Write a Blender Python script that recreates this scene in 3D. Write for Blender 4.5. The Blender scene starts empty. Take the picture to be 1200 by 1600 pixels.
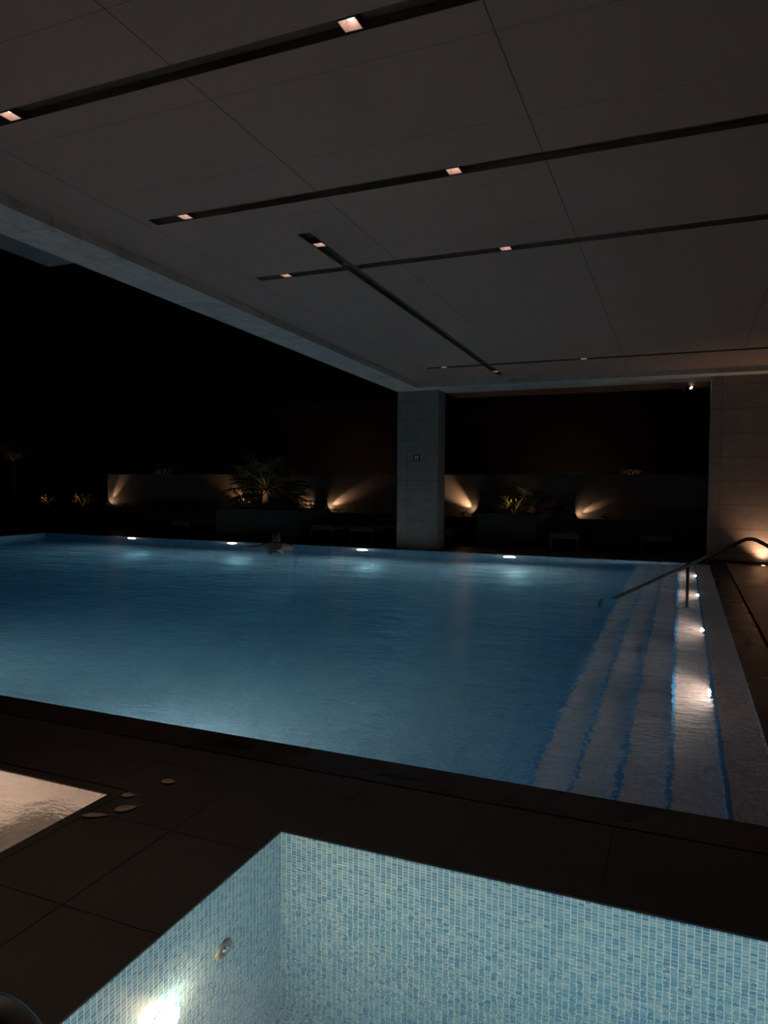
import bpy, bmesh, math, random
from mathutils import Vector, Matrix
random.seed(7)
S = bpy.context.scene
COL = S.collection
R = math.radians
PI = math.pi

# ------------------------------------------------------------------ camera, world, exposure
Rm = ((0.9224302569, -0.0235102164, 0.3854473905),
      (0.3860941606, 0.0372039341, -0.9217088295),
      (0.0073294148, 0.9990311011, 0.0433951918))
cd = bpy.data.cameras.new('camera')
cam = bpy.data.objects.new('camera', cd); COL.objects.link(cam)
M4 = Matrix(Rm).to_4x4(); M4.translation = Vector((0, 0, 1.55))
cam.matrix_world = M4
cd.sensor_fit = 'VERTICAL'; cd.sensor_height = 24.0
cd.lens = 1114.85 / 1600 * 24.0
cd.clip_start = 0.05; cd.clip_end = 300
S.camera = cam
w = bpy.data.worlds.new('night'); S.world = w; w.use_nodes = True
w.node_tree.nodes['Background'].inputs[0].default_value = (0.35, 0.5, 0.8, 1)
w.node_tree.nodes['Background'].inputs[1].default_value = 0.0006
S.view_settings.view_transform = 'Standard'; S.view_settings.look = 'None'
S.view_settings.exposure = 0.0; S.view_settings.gamma = 1.0
S.view_settings.use_curve_mapping = False
try:
    S.cycles.use_denoising = True
    S.cycles.max_bounces = 14; S.cycles.transmission_bounces = 10
    S.cycles.diffuse_bounces = 5; S.cycles.glossy_bounces = 4
    S.cycles.sample_clamp_indirect = 8.0
    S.cycles.blur_glossy = 0.3
except Exception:
    pass
POOL_LAMP = 640.0        # emission of the pool's wall lamps
STEP_LAMP = 4200.0
TUB_LAMP = 115.0
DOWN_LAMP = 7.0

# ------------------------------------------------------------------ helpers
def tag(o, label=None, cat=None, group=None, kind=None):
    if label: o['label'] = label
    if cat: o['category'] = cat
    if group: o['group'] = group
    if kind: o['kind'] = kind
    return o

def empty(name, loc=(0, 0, 0), rz=0.0):
    o = bpy.data.objects.new(name, None); COL.objects.link(o)
    o.location = loc; o.rotation_euler = (0, 0, rz); o.empty_display_size = 0.1
    return o

def obj(name, bm, mat, parent=None, smooth=False, bevel=0, uv=False):
    bmesh.ops.recalc_face_normals(bm, faces=bm.faces)
    if uv:
        l = bm.loops.layers.uv.new('uv')
        for f in bm.faces:
            n = f.normal
            a = max(range(3), key=lambda i: abs(n[i]))
            i, j = [(1, 2), (0, 2), (0, 1)][a]
            for lp in f.loops:
                lp[l].uv = (lp.vert.co[i], lp.vert.co[j])
    me = bpy.data.meshes.new(name); bm.to_mesh(me); bm.free()
    mats = mat if isinstance(mat, (list, tuple)) else [mat]
    for m in mats: me.materials.append(m)
    if smooth:
        for p in me.polygons: p.use_smooth = True
    o = bpy.data.objects.new(name, me); COL.objects.link(o)
    if parent: o.parent = parent
    if bevel:
        b = o.modifiers.new('bevel', 'BEVEL'); b.width = bevel; b.segments = 2; b.limit_method = 'ANGLE'
    return o

def box(bm, x0, x1, y0, y1, z0, z1, mi=0, mat=None):
    co = [(x0, y0, z0), (x1, y0, z0), (x1, y1, z0), (x0, y1, z0), (x0, y0, z1), (x1, y0, z1), (x1, y1, z1), (x0, y1, z1)]
    v = [bm.verts.new(mat @ Vector(c) if mat else c) for c in co]
    for q in ((3, 2, 1, 0), (4, 5, 6, 7), (0, 1, 5, 4), (1, 2, 6, 5), (2, 3, 7, 6), (3, 0, 4, 7)):
        f = bm.faces.new([v[i] for i in q]); f.material_index = mi
    return v

def hexa(bm, co, mi=0):
    v = [bm.verts.new(c) for c in co]
    for q in ((3, 2, 1, 0), (4, 5, 6, 7), (0, 1, 5, 4), (1, 2, 6, 5), (2, 3, 7, 6), (3, 0, 4, 7)):
        f = bm.faces.new([v[i] for i in q]); f.material_index = mi

def tube(bm, pts, r, n=12, cap=True, mi=0):
    pts = [Vector(p) for p in pts]
    rr = r if isinstance(r, (list, tuple)) else [r] * len(pts)
    rings = []
    up = Vector((0, 0, 1))
    for i, p in enumerate(pts):
        t = (pts[min(i + 1, len(pts) - 1)] - pts[max(i - 1, 0)]).normalized()
        if i == 0:
            a = t.cross(up)
            if a.length < 1e-3: a = t.cross(Vector((1, 0, 0)))
        else:
            a = a - t * a.dot(t)
        a.normalize(); b = t.cross(a)
        rings.append([bm.verts.new(p + (a * math.cos(2 * PI * k / n) + b * math.sin(2 * PI * k / n)) * rr[i]) for k in range(n)])
    for i in range(len(rings) - 1):
        for k in range(n):
            f = bm.faces.new((rings[i][k], rings[i][(k + 1) % n], rings[i + 1][(k + 1) % n], rings[i + 1][k])); f.material_index = mi
    if cap:
        bm.faces.new(rings[0][::-1]).material_index = mi
        bm.faces.new(rings[-1]).material_index = mi

def lathe(bm, prof, n=24, mat=None, mi=0):
    """prof: list of (radius, height) around local Z, closed at r=0 ends"""
    rings = []
    for r, h in prof:
        if r < 1e-6:
            p = Vector((0, 0, h)); rings.append([bm.verts.new(mat @ p if mat else p)])
        else:
            rg = []
            for k in range(n):
                p = Vector((r * math.cos(2 * PI * k / n), r * math.sin(2 * PI * k / n), h))
                rg.append(bm.verts.new(mat @ p if mat else p))
            rings.append(rg)
    for a, b in zip(rings, rings[1:]):
        for k in range(n):
            k2 = (k + 1) % n
            if len(a) == 1 and len(b) == 1: continue
            if len(a) == 1: f = bm.faces.new((a[0], b[k2], b[k]))
            elif len(b) == 1: f = bm.faces.new((a[k], a[k2], b[0]))
            else: f = bm.faces.new((a[k], a[k2], b[k2], b[k]))
            f.material_index = mi

def copy_tree(o, parent=None):
    c = o.copy(); COL.objects.link(c); c.parent = parent
    for ch in list(o.children): copy_tree(ch, c)
    return c

# ------------------------------------------------------------------ materials
class NT:
    def __init__(s, name):
        s.m = bpy.data.materials.new(name); s.m.use_nodes = True
        s.t = s.m.node_tree; s.n = s.t.nodes; s.l = s.t.links
        s.b = s.n['Principled BSDF']; s.out = s.n['Material Output']
    def node(s, typ, **kw):
        nd = s.n.new(typ)
        for k, v in kw.items():
            if k.startswith('_'): setattr(nd, k[1:], v)
        return nd
    def math(s, op, a, b=None, c=None):
        nd = s.n.new('ShaderNodeMath'); nd.operation = op
        for i, v in enumerate((a, b, c)):
            if v is None: continue
            if isinstance(v, (int, float)): nd.inputs[i].default_value = v
            else: s.l.new(v, nd.inputs[i])
        return nd.outputs[0]
    def mix(s, f, a, b):
        nd = s.n.new('ShaderNodeMix'); nd.data_type = 'RGBA'
        for sock, v in ((nd.inputs[0], f), (nd.inputs[6], a), (nd.inputs[7], b)):
            if isinstance(v, (int, float)): sock.default_value = v
            elif isinstance(v, tuple): sock.default_value = (*v, 1)
            else: s.l.new(v, sock)
        return nd.outputs[2]
    def noise(s, vec, scale, detail=3, rough=.5, dist=0):
        nd = s.n.new('ShaderNodeTexNoise')
        nd.inputs['Scale'].default_value = scale; nd.inputs['Detail'].default_value = detail
        nd.inputs['Roughness'].default_value = rough; nd.inputs['Distortion'].default_value = dist
        if vec: s.l.new(vec, nd.inputs['Vector'])
        return nd.outputs[0]
    def pos(s):
        return s.n.new('ShaderNodeNewGeometry').outputs['Position']
    def sep(s, v):
        nd = s.n.new('ShaderNodeSeparateXYZ'); s.l.new(v, nd.inputs[0]); return nd.outputs
    def ramp(s, f, stops):
        nd = s.n.new('ShaderNodeValToRGB'); cr = nd.color_ramp
        while len(cr.elements) < len(stops): cr.elements.new(0.5)
        for e, (p, c) in zip(cr.elements, stops): e.position = p; e.color = (*c, 1)
        s.l.new(f, nd.inputs[0]); return nd.outputs[0]
    def bump(s, h, strength, dist=0.01, to=None):
        nd = s.n.new('ShaderNodeBump'); nd.inputs['Strength'].default_value = strength
        nd.inputs['Distance'].default_value = dist; s.l.new(h, nd.inputs['Height'])
        s.l.new(nd.outputs[0], to if to else s.b.inputs['Normal']); return nd.outputs[0]
    def set(s, col=None, rough=None, metal=None, spec=None):
        for k, v in (('Base Color', col), ('Roughness', rough), ('Metallic', metal), ('Specular IOR Level', spec)):
            if v is None: continue
            if isinstance(v, tuple): s.b.inputs[k].default_value = (*v, 1)
            elif isinstance(v, (int, float)): s.b.inputs[k].default_value = v
            else: s.l.new(v, s.b.inputs[k])
        return s.m

def simple(name, col, rough=.6, metal=0.0, var=.12, scale=8):
    t = NT(name)
    n = t.noise(t.pos(), scale, 4)
    c = t.mix(n, tuple(x * (1 - var) for x in col), tuple(min(1, x * (1 + var)) for x in col))
    return t.set(c, rough, metal)

def emit(name, col, strength):
    m = bpy.data.materials.new(name); m.use_nodes = True
    nt = m.node_tree; nt.nodes.remove(nt.nodes['Principled BSDF'])
    e = nt.nodes.new('ShaderNodeEmission'); e.inputs[0].default_value = (*col, 1); e.inputs[1].default_value = strength
    nt.links.new(e.outputs[0], nt.nodes['Material Output'].inputs[0])
    return m

def mosaic(name, stops, grout, pitch=.025, gw=.1, rough=.18):
    t = NT(name)
    uv = t.n.new('ShaderNodeUVMap'); uv.uv_map = 'uv'
    x, y, z = t.sep(uv.outputs[0])
    u = t.math('DIVIDE', x, pitch); v = t.math('DIVIDE', y, pitch)
    fu = t.math('FLOOR', u); fv = t.math('FLOOR', v)
    cb = t.n.new('ShaderNodeCombineXYZ'); t.l.new(fu, cb.inputs[0]); t.l.new(fv, cb.inputs[1])
    wn = t.n.new('ShaderNodeTexWhiteNoise'); wn.noise_dimensions = '3D'; t.l.new(cb.outputs[0], wn.inputs['Vector'])
    col = t.ramp(wn.outputs[0], stops)
    def edge(a, fa):
        fr = t.math('SUBTRACT', a, fa)
        d = t.math('ABSOLUTE', t.math('SUBTRACT', fr, .5))
        return t.math('GREATER_THAN', d, .5 - gw / 2)
    g = t.math('MAXIMUM', edge(u, fu), edge(v, fv))
    c = t.mix(g, col, grout)
    t.bump(t.math('SUBTRACT', 1, g), .4, .002)
    r = t.math('MULTIPLY_ADD', g, .5, rough)
    return t.set(c, r)

BLUES = [(0, (.10, .30, .50)), (.35, (.16, .39, .56)), (.7, (.24, .47, .60)), (1, (.33, .55, .64))]
M = {}
M['tub_tile'] = mosaic('blue_mosaic', BLUES, (.78, .75, .66), gw=.13)
M['pool_tile'] = mosaic('pool_mosaic', [(0, (.05, .09, .16)), (.35, (.16, .21, .27)), (.75, (.30, .33, .37)), (1, (.56, .56, .55))], (.46, .45, .43))
M['tread_tile'] = mosaic('grey_mosaic', [(0, (.47, .31, .30)), (.5, (.60, .42, .40)), (1, (.74, .54, .51))], (.80, .64, .58))
M['nosing'] = mosaic('deep_blue_mosaic', [(0, (.02, .16, .42)), (1, (.05, .30, .60))], (.2, .42, .55))
M['cream_tile'] = mosaic('cream_mosaic', [(0, (.56, .46, .40)), (.5, (.66, .56, .49)), (1, (.74, .64, .56))], (.66, .58, .5))
M['grey_tub_tile'] = mosaic('warm_grey_mosaic', [(0, (.20, .18, .16)), (1, (.34, .31, .28))], (.4, .37, .33))

def stone_clad(name, c0, c1, px, ox, pz, oz, jw=.008, axis=0):
    t = NT(name); p = t.pos(); s = t.sep(p)
    def line(a, pitch, off):
        q = t.math('DIVIDE', t.math('SUBTRACT', a, off), pitch)
        fr = t.math('ABSOLUTE', t.math('SUBTRACT', t.math('SUBTRACT', q, t.math('FLOOR', q)), .5))
        return t.math('GREATER_THAN', fr, .5 - jw / 2 / pitch)
    g = t.math('MAXIMUM', line(s[axis], px, ox), line(s[2] if axis != 2 else s[1], pz, oz))
    n = t.noise(p, 3.0, 6, .62, .6); n2 = t.noise(p, 26, 4, .6)
    f = t.math('MULTIPLY_ADD', n2, .35, t.math('MULTIPLY', n, .75))
    c = t.ramp(f, [(.3, c0), (.75, c1)])
    c = t.mix(g, c, tuple(x * .35 for x in c0))
    t.bump(t.math('SUBTRACT', t.math('MULTIPLY', n2, .15), g), .5, .006)
    return t.set(c, .55)

M['column_stone'] = stone_clad('column_stone', (.115, .105, .095), (.19, .175, .165), 5.0, -5.85, .455, .205)
M['pillar_stone'] = stone_clad('pillar_stone', (.15, .12, .105), (.25, .205, .18), 5.0, .665, .464, .21)
M['wall_stone'] = stone_clad('garden_wall_stone', (.20, .16, .135), (.27, .22, .19), .9, .3, .42, .05)
M['planter'] = stone_clad('planter_stone', (.045, .045, .045), (.06, .06, .06), 5, 1.2, .9, -.2)

def beam_mat():
    t = NT('beam_limestone'); p = t.pos(); s = t.sep(p)
    def line(a, pitch, off, jw=.008):
        q = t.math('DIVIDE', t.math('SUBTRACT', a, off), pitch)
        fr = t.math('ABSOLUTE', t.math('SUBTRACT', t.math('SUBTRACT', q, t.math('FLOOR', q)), .5))
        return t.math('GREATER_THAN', fr, .5 - jw / 2 / pitch)
    g = t.math('MAXIMUM', line(s[0], 3.0, -5.82), line(s[1], .9, .55))
    n = t.noise(p, 1.6, 7, .6, 1.8); n2 = t.noise(p, 14, 4, .6)
    f = t.math('MULTIPLY_ADD', n2, .35, t.math('MULTIPLY', n, .75))
    c = t.ramp(f, [(.34, (.27, .24, .22)), (.5, (.37, .33, .305)), (.75, (.50, .45, .42))])
    c = t.mix(g, c, (.12, .12, .12))
    t.bump(t.math('SUBTRACT', t.math('MULTIPLY', n2, .1), g), .4, .006)
    return t.set(c, .6)
M['beam'] = beam_mat()

def ceiling_mat():
    t = NT('ceiling_panels'); p = t.pos(); s = t.sep(p)
    def line(a, pitch, off, jw):
        q = t.math('DIVIDE', t.math('SUBTRACT', a, off), pitch)
        fr = t.math('ABSOLUTE', t.math('SUBTRACT', t.math('SUBTRACT', q, t.math('FLOOR', q)), .5))
        return t.math('GREATER_THAN', fr, .5 - jw / 2 / pitch)
    g = t.math('MAXIMUM', line(s[0], 1.9, -1.02, .008), t.math('MULTIPLY', line(s[1], .93, 3.98, .006), .6))
    n = t.noise(p, .7, 3); n2 = t.noise(p, 60, 3)
    c = t.mix(n, (.215, .148, .122), (.243, .168, .138))
    c = t.mix(g, c, (.04, .032, .028))
    t.bump(t.math('SUBTRACT', t.math('MULTIPLY', n2, .08), g), .4, .004)
    return t.set(c, .7)
M['ceiling'] = ceiling_mat()
M['slot'] = simple('slot_black', (.05, .04, .032), .7)

def deck_mat(name, c0, c1, px, py, ox, oy, rough=.38):
    t = NT(name); p = t.pos(); s = t.sep(p)
    def line(a, pitch, off, jw=.006):
        q = t.math('DIVIDE', t.math('SUBTRACT', a, off), pitch)
        fr = t.math('ABSOLUTE', t.math('SUBTRACT', t.math('SUBTRACT', q, t.math('FLOOR', q)), .5))
        return t.math('GREATER_THAN', fr, .5 - jw / 2 / pitch)
    g = t.math('MAXIMUM', line(s[0], px, ox), line(s[1], py, oy))
    n = t.noise(p, 2.2, 5, .6, .4); n2 = t.noise(p, 40, 4, .6)
    c = t.mix(t.math('MULTIPLY_ADD', n2, .4, t.math('MULTIPLY', n, .6)), c0, c1)
    c = t.mix(g, c, (.006, .005, .005))
    t.bump(t.math('SUBTRACT', t.math('MULTIPLY', n2, .2), g), .5, .004)
    r = t.math('MULTIPLY_ADD', n, .35, rough - .15)
    return t.set(c, r)
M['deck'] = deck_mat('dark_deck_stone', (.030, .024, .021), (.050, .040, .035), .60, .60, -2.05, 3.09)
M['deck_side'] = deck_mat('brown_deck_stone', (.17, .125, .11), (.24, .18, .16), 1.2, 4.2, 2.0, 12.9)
M['kerb'] = deck_mat('wet_kerb_stone', (.022, .015, .013), (.045, .03, .025), 9.0, 5.0, 4, 1.2, .25)
M['soil'] = simple('dark_soil', (.03, .022, .016), .9, scale=20)
M['drain'] = simple('drain_black', (.006, .006, .006), .5)

def water(name, strength, absorb, density, scale=1.0, dist=0.02, haze=0, rough=0.0):
    t = NT(name); t.n.remove(t.b)
    g = t.n.new('ShaderNodeBsdfGlass'); g.inputs['IOR'].default_value = 1.33; g.inputs['Roughness'].default_value = rough
    p = t.pos()
    mp = t.n.new('ShaderNodeMapping'); mp.inputs['Scale'].default_value = (.75, 1.25, 1); t.l.new(p, mp.inputs[0])
    n1 = t.noise(mp.outputs[0], 1.1 * scale, 2, .5, .3)
    n2 = t.noise(mp.outputs[0], 5.0 * scale, 3, .55, .6)
    n3 = t.noise(mp.outputs[0], 17.0 * scale, 2, .5)
    n4 = t.noise(mp.outputs[0], 42.0 * scale, 2, .5)
    h = t.math('ADD', t.math('MULTIPLY', n1, 1.0), t.math('MULTIPLY_ADD', n2, .45, t.math('MULTIPLY_ADD', n3, .17, t.math('MULTIPLY', n4, .06))))
    nd = t.n.new('ShaderNodeBump'); nd.inputs['Strength'].default_value = 1.0; nd.inputs['Distance'].default_value = dist * strength
    t.l.new(h, nd.inputs['Height']); t.l.new(nd.outputs[0], g.inputs['Normal'])
    t.l.new(g.outputs[0], t.out.inputs['Surface'])
    va = t.n.new('ShaderNodeVolumeAbsorption'); va.inputs[0].default_value = (*absorb, 1); va.inputs[1].default_value = density
    if haze:
        vs = t.n.new('ShaderNodeVolumeScatter'); vs.inputs['Density'].default_value = haze; vs.inputs['Anisotropy'].default_value = .5
        ad = t.n.new('ShaderNodeAddShader'); t.l.new(va.outputs[0], ad.inputs[0]); t.l.new(vs.outputs[0], ad.inputs[1])
        t.l.new(ad.outputs[0], t.out.inputs['Volume'])
    else:
        t.l.new(va.outputs[0], t.out.inputs['Volume'])
    return t.m
M['pool_water'] = water('pool_water', 1.65, (.13, .70, .93), .28, rough=.032)
M['tub_water'] = water('tub_water', .20, (.55, .86, .98), .20, 1.6, .012, haze=.10)
M['foam_water'] = water('churned_water', 1.6, (.8, .75, .65), .1, 4.5, .03)

M['steel'] = NT('polished_steel').set((.75, .70, .65), .24, 1.0)
M['steel_dark'] = NT('brushed_steel').set((.25, .21, .18), .3, 1.0)
M['lamp_rim'] = NT('lamp_rim_steel').set((.6, .6, .58), .3, 1.0)
M['inlet'] = simple('inlet_plastic', (.20, .21, .20), .4)
M['black_metal'] = simple('black_metal', (.02, .02, .02), .45)
M['baffle'] = simple('copper_baffle', (.85, .68, .62), .4)
M['lens_pool'] = emit('pool_lamp_glass', (1.0, .90, .76), POOL_LAMP)
M['lens_pool_near'] = emit('near_pool_lamp_glass', (1.0, .88, .72), POOL_LAMP * .9)
M['lens_step'] = emit('step_lamp_glass', (1.0, .90, .74), STEP_LAMP)
M['lens_tub'] = emit('tub_lamp_glass', (1.0, .74, .46), TUB_LAMP)
M['lens_tub_white'] = emit('tub_white_lamp_glass', (1.0, .95, .82), TUB_LAMP)
M['lens_cream'] = emit('cream_tub_lamp_glass', (1.0, .88, .78), 230)
M['lens_down'] = emit('downlight_glass', (1.0, .72, .60), DOWN_LAMP)
M['lens_warm'] = emit('garden_lamp_glass', (1.0, .62, .32), 18)
M['lens_garden'] = emit('garden_spot_glass', (1.0, .66, .40), 170)
M['frame_white'] = simple('lounger_frame_paint', (.18, .175, .17), .5)
M['mattress'] = simple('lounger_fabric', (.10, .095, .09), .9)
M['leaf'] = simple('palm_leaf_green', (.05, .058, .022), .55, var=.4, scale=5)
M['leaf2'] = simple('shrub_leaf_green', (.16, .15, .04), .6, var=.4, scale=9)
M['trunk'] = simple('palm_trunk_fibre', (.22, .15, .08), .9, var=.5, scale=20)
M['dry_leaf'] = simple('fallen_leaf_brown', (.30, .20, .17), .6, var=.25, scale=60)
M['building'] = stone_clad('dark_building_render', (.10, .075, .06), (.13, .10, .08), 6, 2, 3.1, 0)
M['timber'] = simple('red_timber', (.20, .07, .04), .6)

# ------------------------------------------------------------------ roof plane (falls gently away from the viewer)
NX, NY = -0.0031122, 0.0289416
def zs(x, y): return 4.06831 - NX * x - NY * y        # beam soffit
def zc(x, y): return zs(x, y) + 0.098                  # ceiling
def roofbox(bm, x0, x1, y0, y1, fz, h0, h1, mi=0):
    c = [(x0, y0), (x1, y0), (x1, y1), (x0, y1)]
    hexa(bm, [(x, y, fz(x, y) + h0) for x, y in c] + [(x, y, fz(x, y) + h1) for x, y in c], mi)

# ================================================================== STRUCTURE
XL, XR, YN, YF = -16.8, 0.5, 3.6, 15.05
DEPTH = 1.4
# deck pieces (top z=0)
bm = bmesh.new()
T0, T1 = -.25, 0.0
for (x0, x1, y0, y1) in ((-6.0, 8, 2.74, 3.31), (-6.0, 8, -4, .69), (-2.51, -1.66, .69, 2.74), (1.36, 8, .69, 2.74), (-6.0, -5.06, .69, 2.74), (-22, -6.0, -4, 3.31)):
    box(bm, x0, x1, y0, y1, T0, T1)
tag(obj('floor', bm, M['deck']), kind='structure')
bm = bmesh.new()
for (x0, x1, y0, y1) in ((-26, XL - .29, 3.32, 19.0), (XL - .29, 8, YF + .29, 19.0)):
    box(bm, x0, x1, y0, y1, T0, T1)
tag(obj('terrace_far', bm, M['deck']), kind='structure')
bm = bmesh.new(); box(bm, .80, 8, 3.32, YF + .28, T0, T1 - .001)
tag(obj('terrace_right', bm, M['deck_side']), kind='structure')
# overflow kerb: a stone strip around the pool with a slot behind it
bm = bmesh.new()
for (x0, x1, y0, y1) in ((XL - .27, XR + .27, YN - .27, YN - .03), (XL - .27, XR + .27, YF + .03, YF + .27), (XR + .03, XR + .27, YN - .03, YF + .03), (XL - .27, XL - .03, YN - .03, YF + .03)):
    box(bm, x0, x1, y0, y1, -.3, -.0021)
for (x0, x1, y0, y1) in ((XL - .04, XR + .04, YN - .04, YN + .001), (XL - .04, XR + .04, YF - .001, YF + .04), (XR - .001, XR + .04, YN, YF), (XL - .04, XL + .001, YN, YF)):
    box(bm, x0, x1, y0, y1, -.009, -.002)
tag(obj('pool_kerb', bm, M['kerb']), kind='structure')
bm = bmesh.new()
for (x0, x1, y0, y1) in ((XL - .29, XR + .31, YN - .30, YN - .26), (XL - .29, XR + .31, YF + .26, YF + .30), (XR + .26, XR + .31, YN - .3, YF + .3), (XL - .3, XL - .26, YN - .3, YF + .3)):
    box(bm, x0, x1, y0, y1, -.3, -.03)
tag(obj('drain_channel', bm, M['drain']), kind='structure')

# ---- swimming pool
pool = empty('swimming_pool', (-8, 9, -DEPTH))
tag(pool, 'large blue-tiled swimming pool with underwater steps along its right side', 'swimming pool')
def basin(bm, x0, x1, y0, y1, d, top=-.004, t=.15):
    box(bm, x0 - t, x1 + t, y0 - t, y1 + t, -d - .15, -d)
    for q in ((x0 - t, x0, y0 - t, y1 + t), (x1, x1 + t, y0 - t, y1 + t), (x0, x1, y0 - t, y0), (x0, x1, y1, y1 + t)):
        box(bm, *q, -d, top)
def par(o, p):
    o.parent = p; o.matrix_parent_inverse = Matrix.Translation(-Vector(p.location)); return o
DEEP = 2.3
bm = bmesh.new()
for q in ((XL - .03, XL, YN - .03, YF + .03), (XR, XR + .03, YN - .03, YF + .03), (XL, XR, YN - .03, YN), (XL, XR, YF, YF + .03)):
    box(bm, *q, -DEEP, -.010)
box(bm, -2.0, XR, YN, YF, -DEPTH - .1, -DEPTH)
hexa(bm, [(XL - .02, YN - .02, -DEEP - .1), (-2.0, YN - .02, -DEEP - .1), (-2.0, YF + .02, -DEEP - .1), (XL - .02, YF + .02, -DEEP - .1),
          (XL - .02, YN - .02, -DEEP), (-2.0, YN - .02, -DEPTH), (-2.0, YF + .02, -DEPTH), (XL - .02, YF + .02, -DEEP)])
par(obj('basin', bm, M['pool_tile'], uv=True), pool)
edges = [.24, -.04, -.31, -.58, -.84]
z = -.15
xr = XR
for i, e in enumerate(edges):
    bm = bmesh.new()
    box(bm, e + .026, XR - .001, YN + .001, YF - .001, z - (.13 if i < 4 else .0) - .001 if False else -DEPTH + .001 if i == 4 else z - .125, z)
    st = par(obj('step', bm, M['tread_tile'], uv=True), pool)
    bm = bmesh.new()
    box(bm, e, e + .026, YN + .001, YF - .001, z - .125 if i < 4 else -DEPTH + .001, z + .001)
    nz = obj('nosing', bm, M['nosing'], uv=True); nz['label'] = 'deep blue mosaic nosing'
    nz.parent = st; nz.matrix_parent_inverse = st.matrix_world.inverted() if False else Matrix.Identity(4)
    z -= .125
bm = bmesh.new(); box(bm, XL - .004, XR + .004, YN - .004, YF + .004, -DEEP - .02, -.006)
wt = obj('pool_water', bm, M['pool_water']); tag(wt, 'rippled blue water filling the large swimming pool', 'water')

# ---- hot tubs
def tub(name, x0, x1, y0, y1, d, mat, wmat, lab, wlab):
    t = empty(name, ((x0 + x1) / 2, (y0 + y1) / 2, -d)); tag(t, lab, 'hot tub')
    bm = bmesh.new(); basin(bm, x0, x1, y0, y1, d, top=-.003, t=.06)
    par(obj('basin', bm, mat, uv=True), t)
    bm = bmesh.new()
    for q in ((x0 - .06, x0 - .001, y0 - .06, y1 + .06), (x1 + .001, x1 + .06, y0 - .06, y1 + .06), (x0, x1, y0 - .06, y0 - .001), (x0, x1, y1 + .001, y1 + .06)):
        box(bm, *q, -.0025, .003)
    par(obj('rim', bm, M['deck']), t)
    bm = bmesh.new(); box(bm, x0 - .003, x1 + .003, y0 - .003, y1 + .003, -d - .005, -.006)
    wo = obj(name + '_water', bm, wmat); tag(wo, wlab, 'water')
    return t
t1 = tub('hot_tub', -1.6, 1.3, .75, 2.68, 1.38, M['tub_tile'], M['tub_water'],
         'square hot tub lined with pale blue mosaic in the foreground deck', 'clear still water in the blue mosaic hot tub')
t2 = tub('hot_tub', -5.0, -2.57, .75, 2.66, .62, M['cream_tile'], M['foam_water'],
         'cream-lit hot tub at the left edge of the foreground deck', 'churned water catching cream light in the left hot tub')
bm = bmesh.new(); box(bm, -3.02, -2.571, .751, 2.659, -.619, -.30)
b = par(obj('bench', bm, M['grey_tub_tile'], uv=True), t2); b['label'] = 'grey tiled bench'

# ---- roof: ceiling with recessed light slots
slots = []
for yy in (1.78, 3.65, 5.52, 7.36, 13.35): slots.append((-4.72 if yy > 4 else -5.35, 7.5, yy - .07, yy + .07))  # first slot is out of view, added to hold the foreground deck lamps
slots.append((-3.57, -3.43, 6.26, 14.45))
CX0, CX1, CY0, CY1 = -5.5, 8.0, -4.0, 14.96
xs = sorted({CX0, CX1} | {s[0] for s in slots} | {s[1] for s in slots})
ys = sorted({CY0, CY1} | {s[2] for s in slots} | {s[3] for s in slots})
bm = bmesh.new(); bs = bmesh.new()
def inslot(x, y): return any(s[0] < x < s[1] and s[2] < y < s[3] for s in slots)
for i in range(len(xs) - 1):
    for j in range(len(ys) - 1):
        cx_, cy_ = (xs[i] + xs[i + 1]) / 2, (ys[j] + ys[j + 1]) / 2
        if inslot(cx_, cy_):
            roofbox(bs, xs[i] - .001, xs[i + 1] + .001, ys[j] - .001, ys[j + 1] + .001, zc, .055, .12)
        else:
            roofbox(bm, xs[i], xs[i + 1], ys[j], ys[j + 1], zc, 0, .12)
# dark lining strips on the sides of each slot
for (x0, x1, y0, y1) in slots[:5]:
    for seg in ([(x0, -3.57), (-3.43, x1)] if y0 > 6.3 else [(x0, x1)]):
        for yy in (y0, y1 - .002):
            roofbox(bs, seg[0], seg[1], yy, yy + .002, zc, .001, .056)
    roofbox(bs, x0, x0 + .002, y0, y1, zc, .001, .056)
sx = slots[5]
for xx in (sx[0], sx[1] - .002):
    for y0, y1 in ((sx[2], 7.29), (7.43, 13.28), (13.42, sx[3])):
        roofbox(bs, xx, xx + .002, y0, y1, zc, .001, .056)
for yy in (sx[2], sx[3] - .002): roofbox(bs, sx[0], sx[1], yy, yy + .002, zc, .001, .056)
tag(obj('ceiling', bm, M['ceiling']), kind='structure')
tag(obj('ceiling_slot_lining', bs, M['slot']), kind='structure')
bm = bmesh.new(); roofbox(bm, CX0 - .6, CX1, CY0, 16, zc, .13, .6)
tag(obj('roof_slab', bm, M['building']), kind='structure')
bm = bmesh.new()
roofbox(bm, -6.12, -5.5, -4, 15.90, zs, 0, .23)
tag(obj('beam_left', bm, M['beam']), kind='structure')
bm = bmesh.new()
roofbox(bm, -5.5, 8.0, 14.96, 15.90, zs, 0, .23)
tag(obj('beam_far', bm, M['beam']), kind='structure')
bm = bmesh.new(); roofbox(bm, -6.75, -6.121, -4, 6.15, zs, .10, .5)
tag(obj('roof_fascia', bm, M['planter']), kind='structure')
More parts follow.
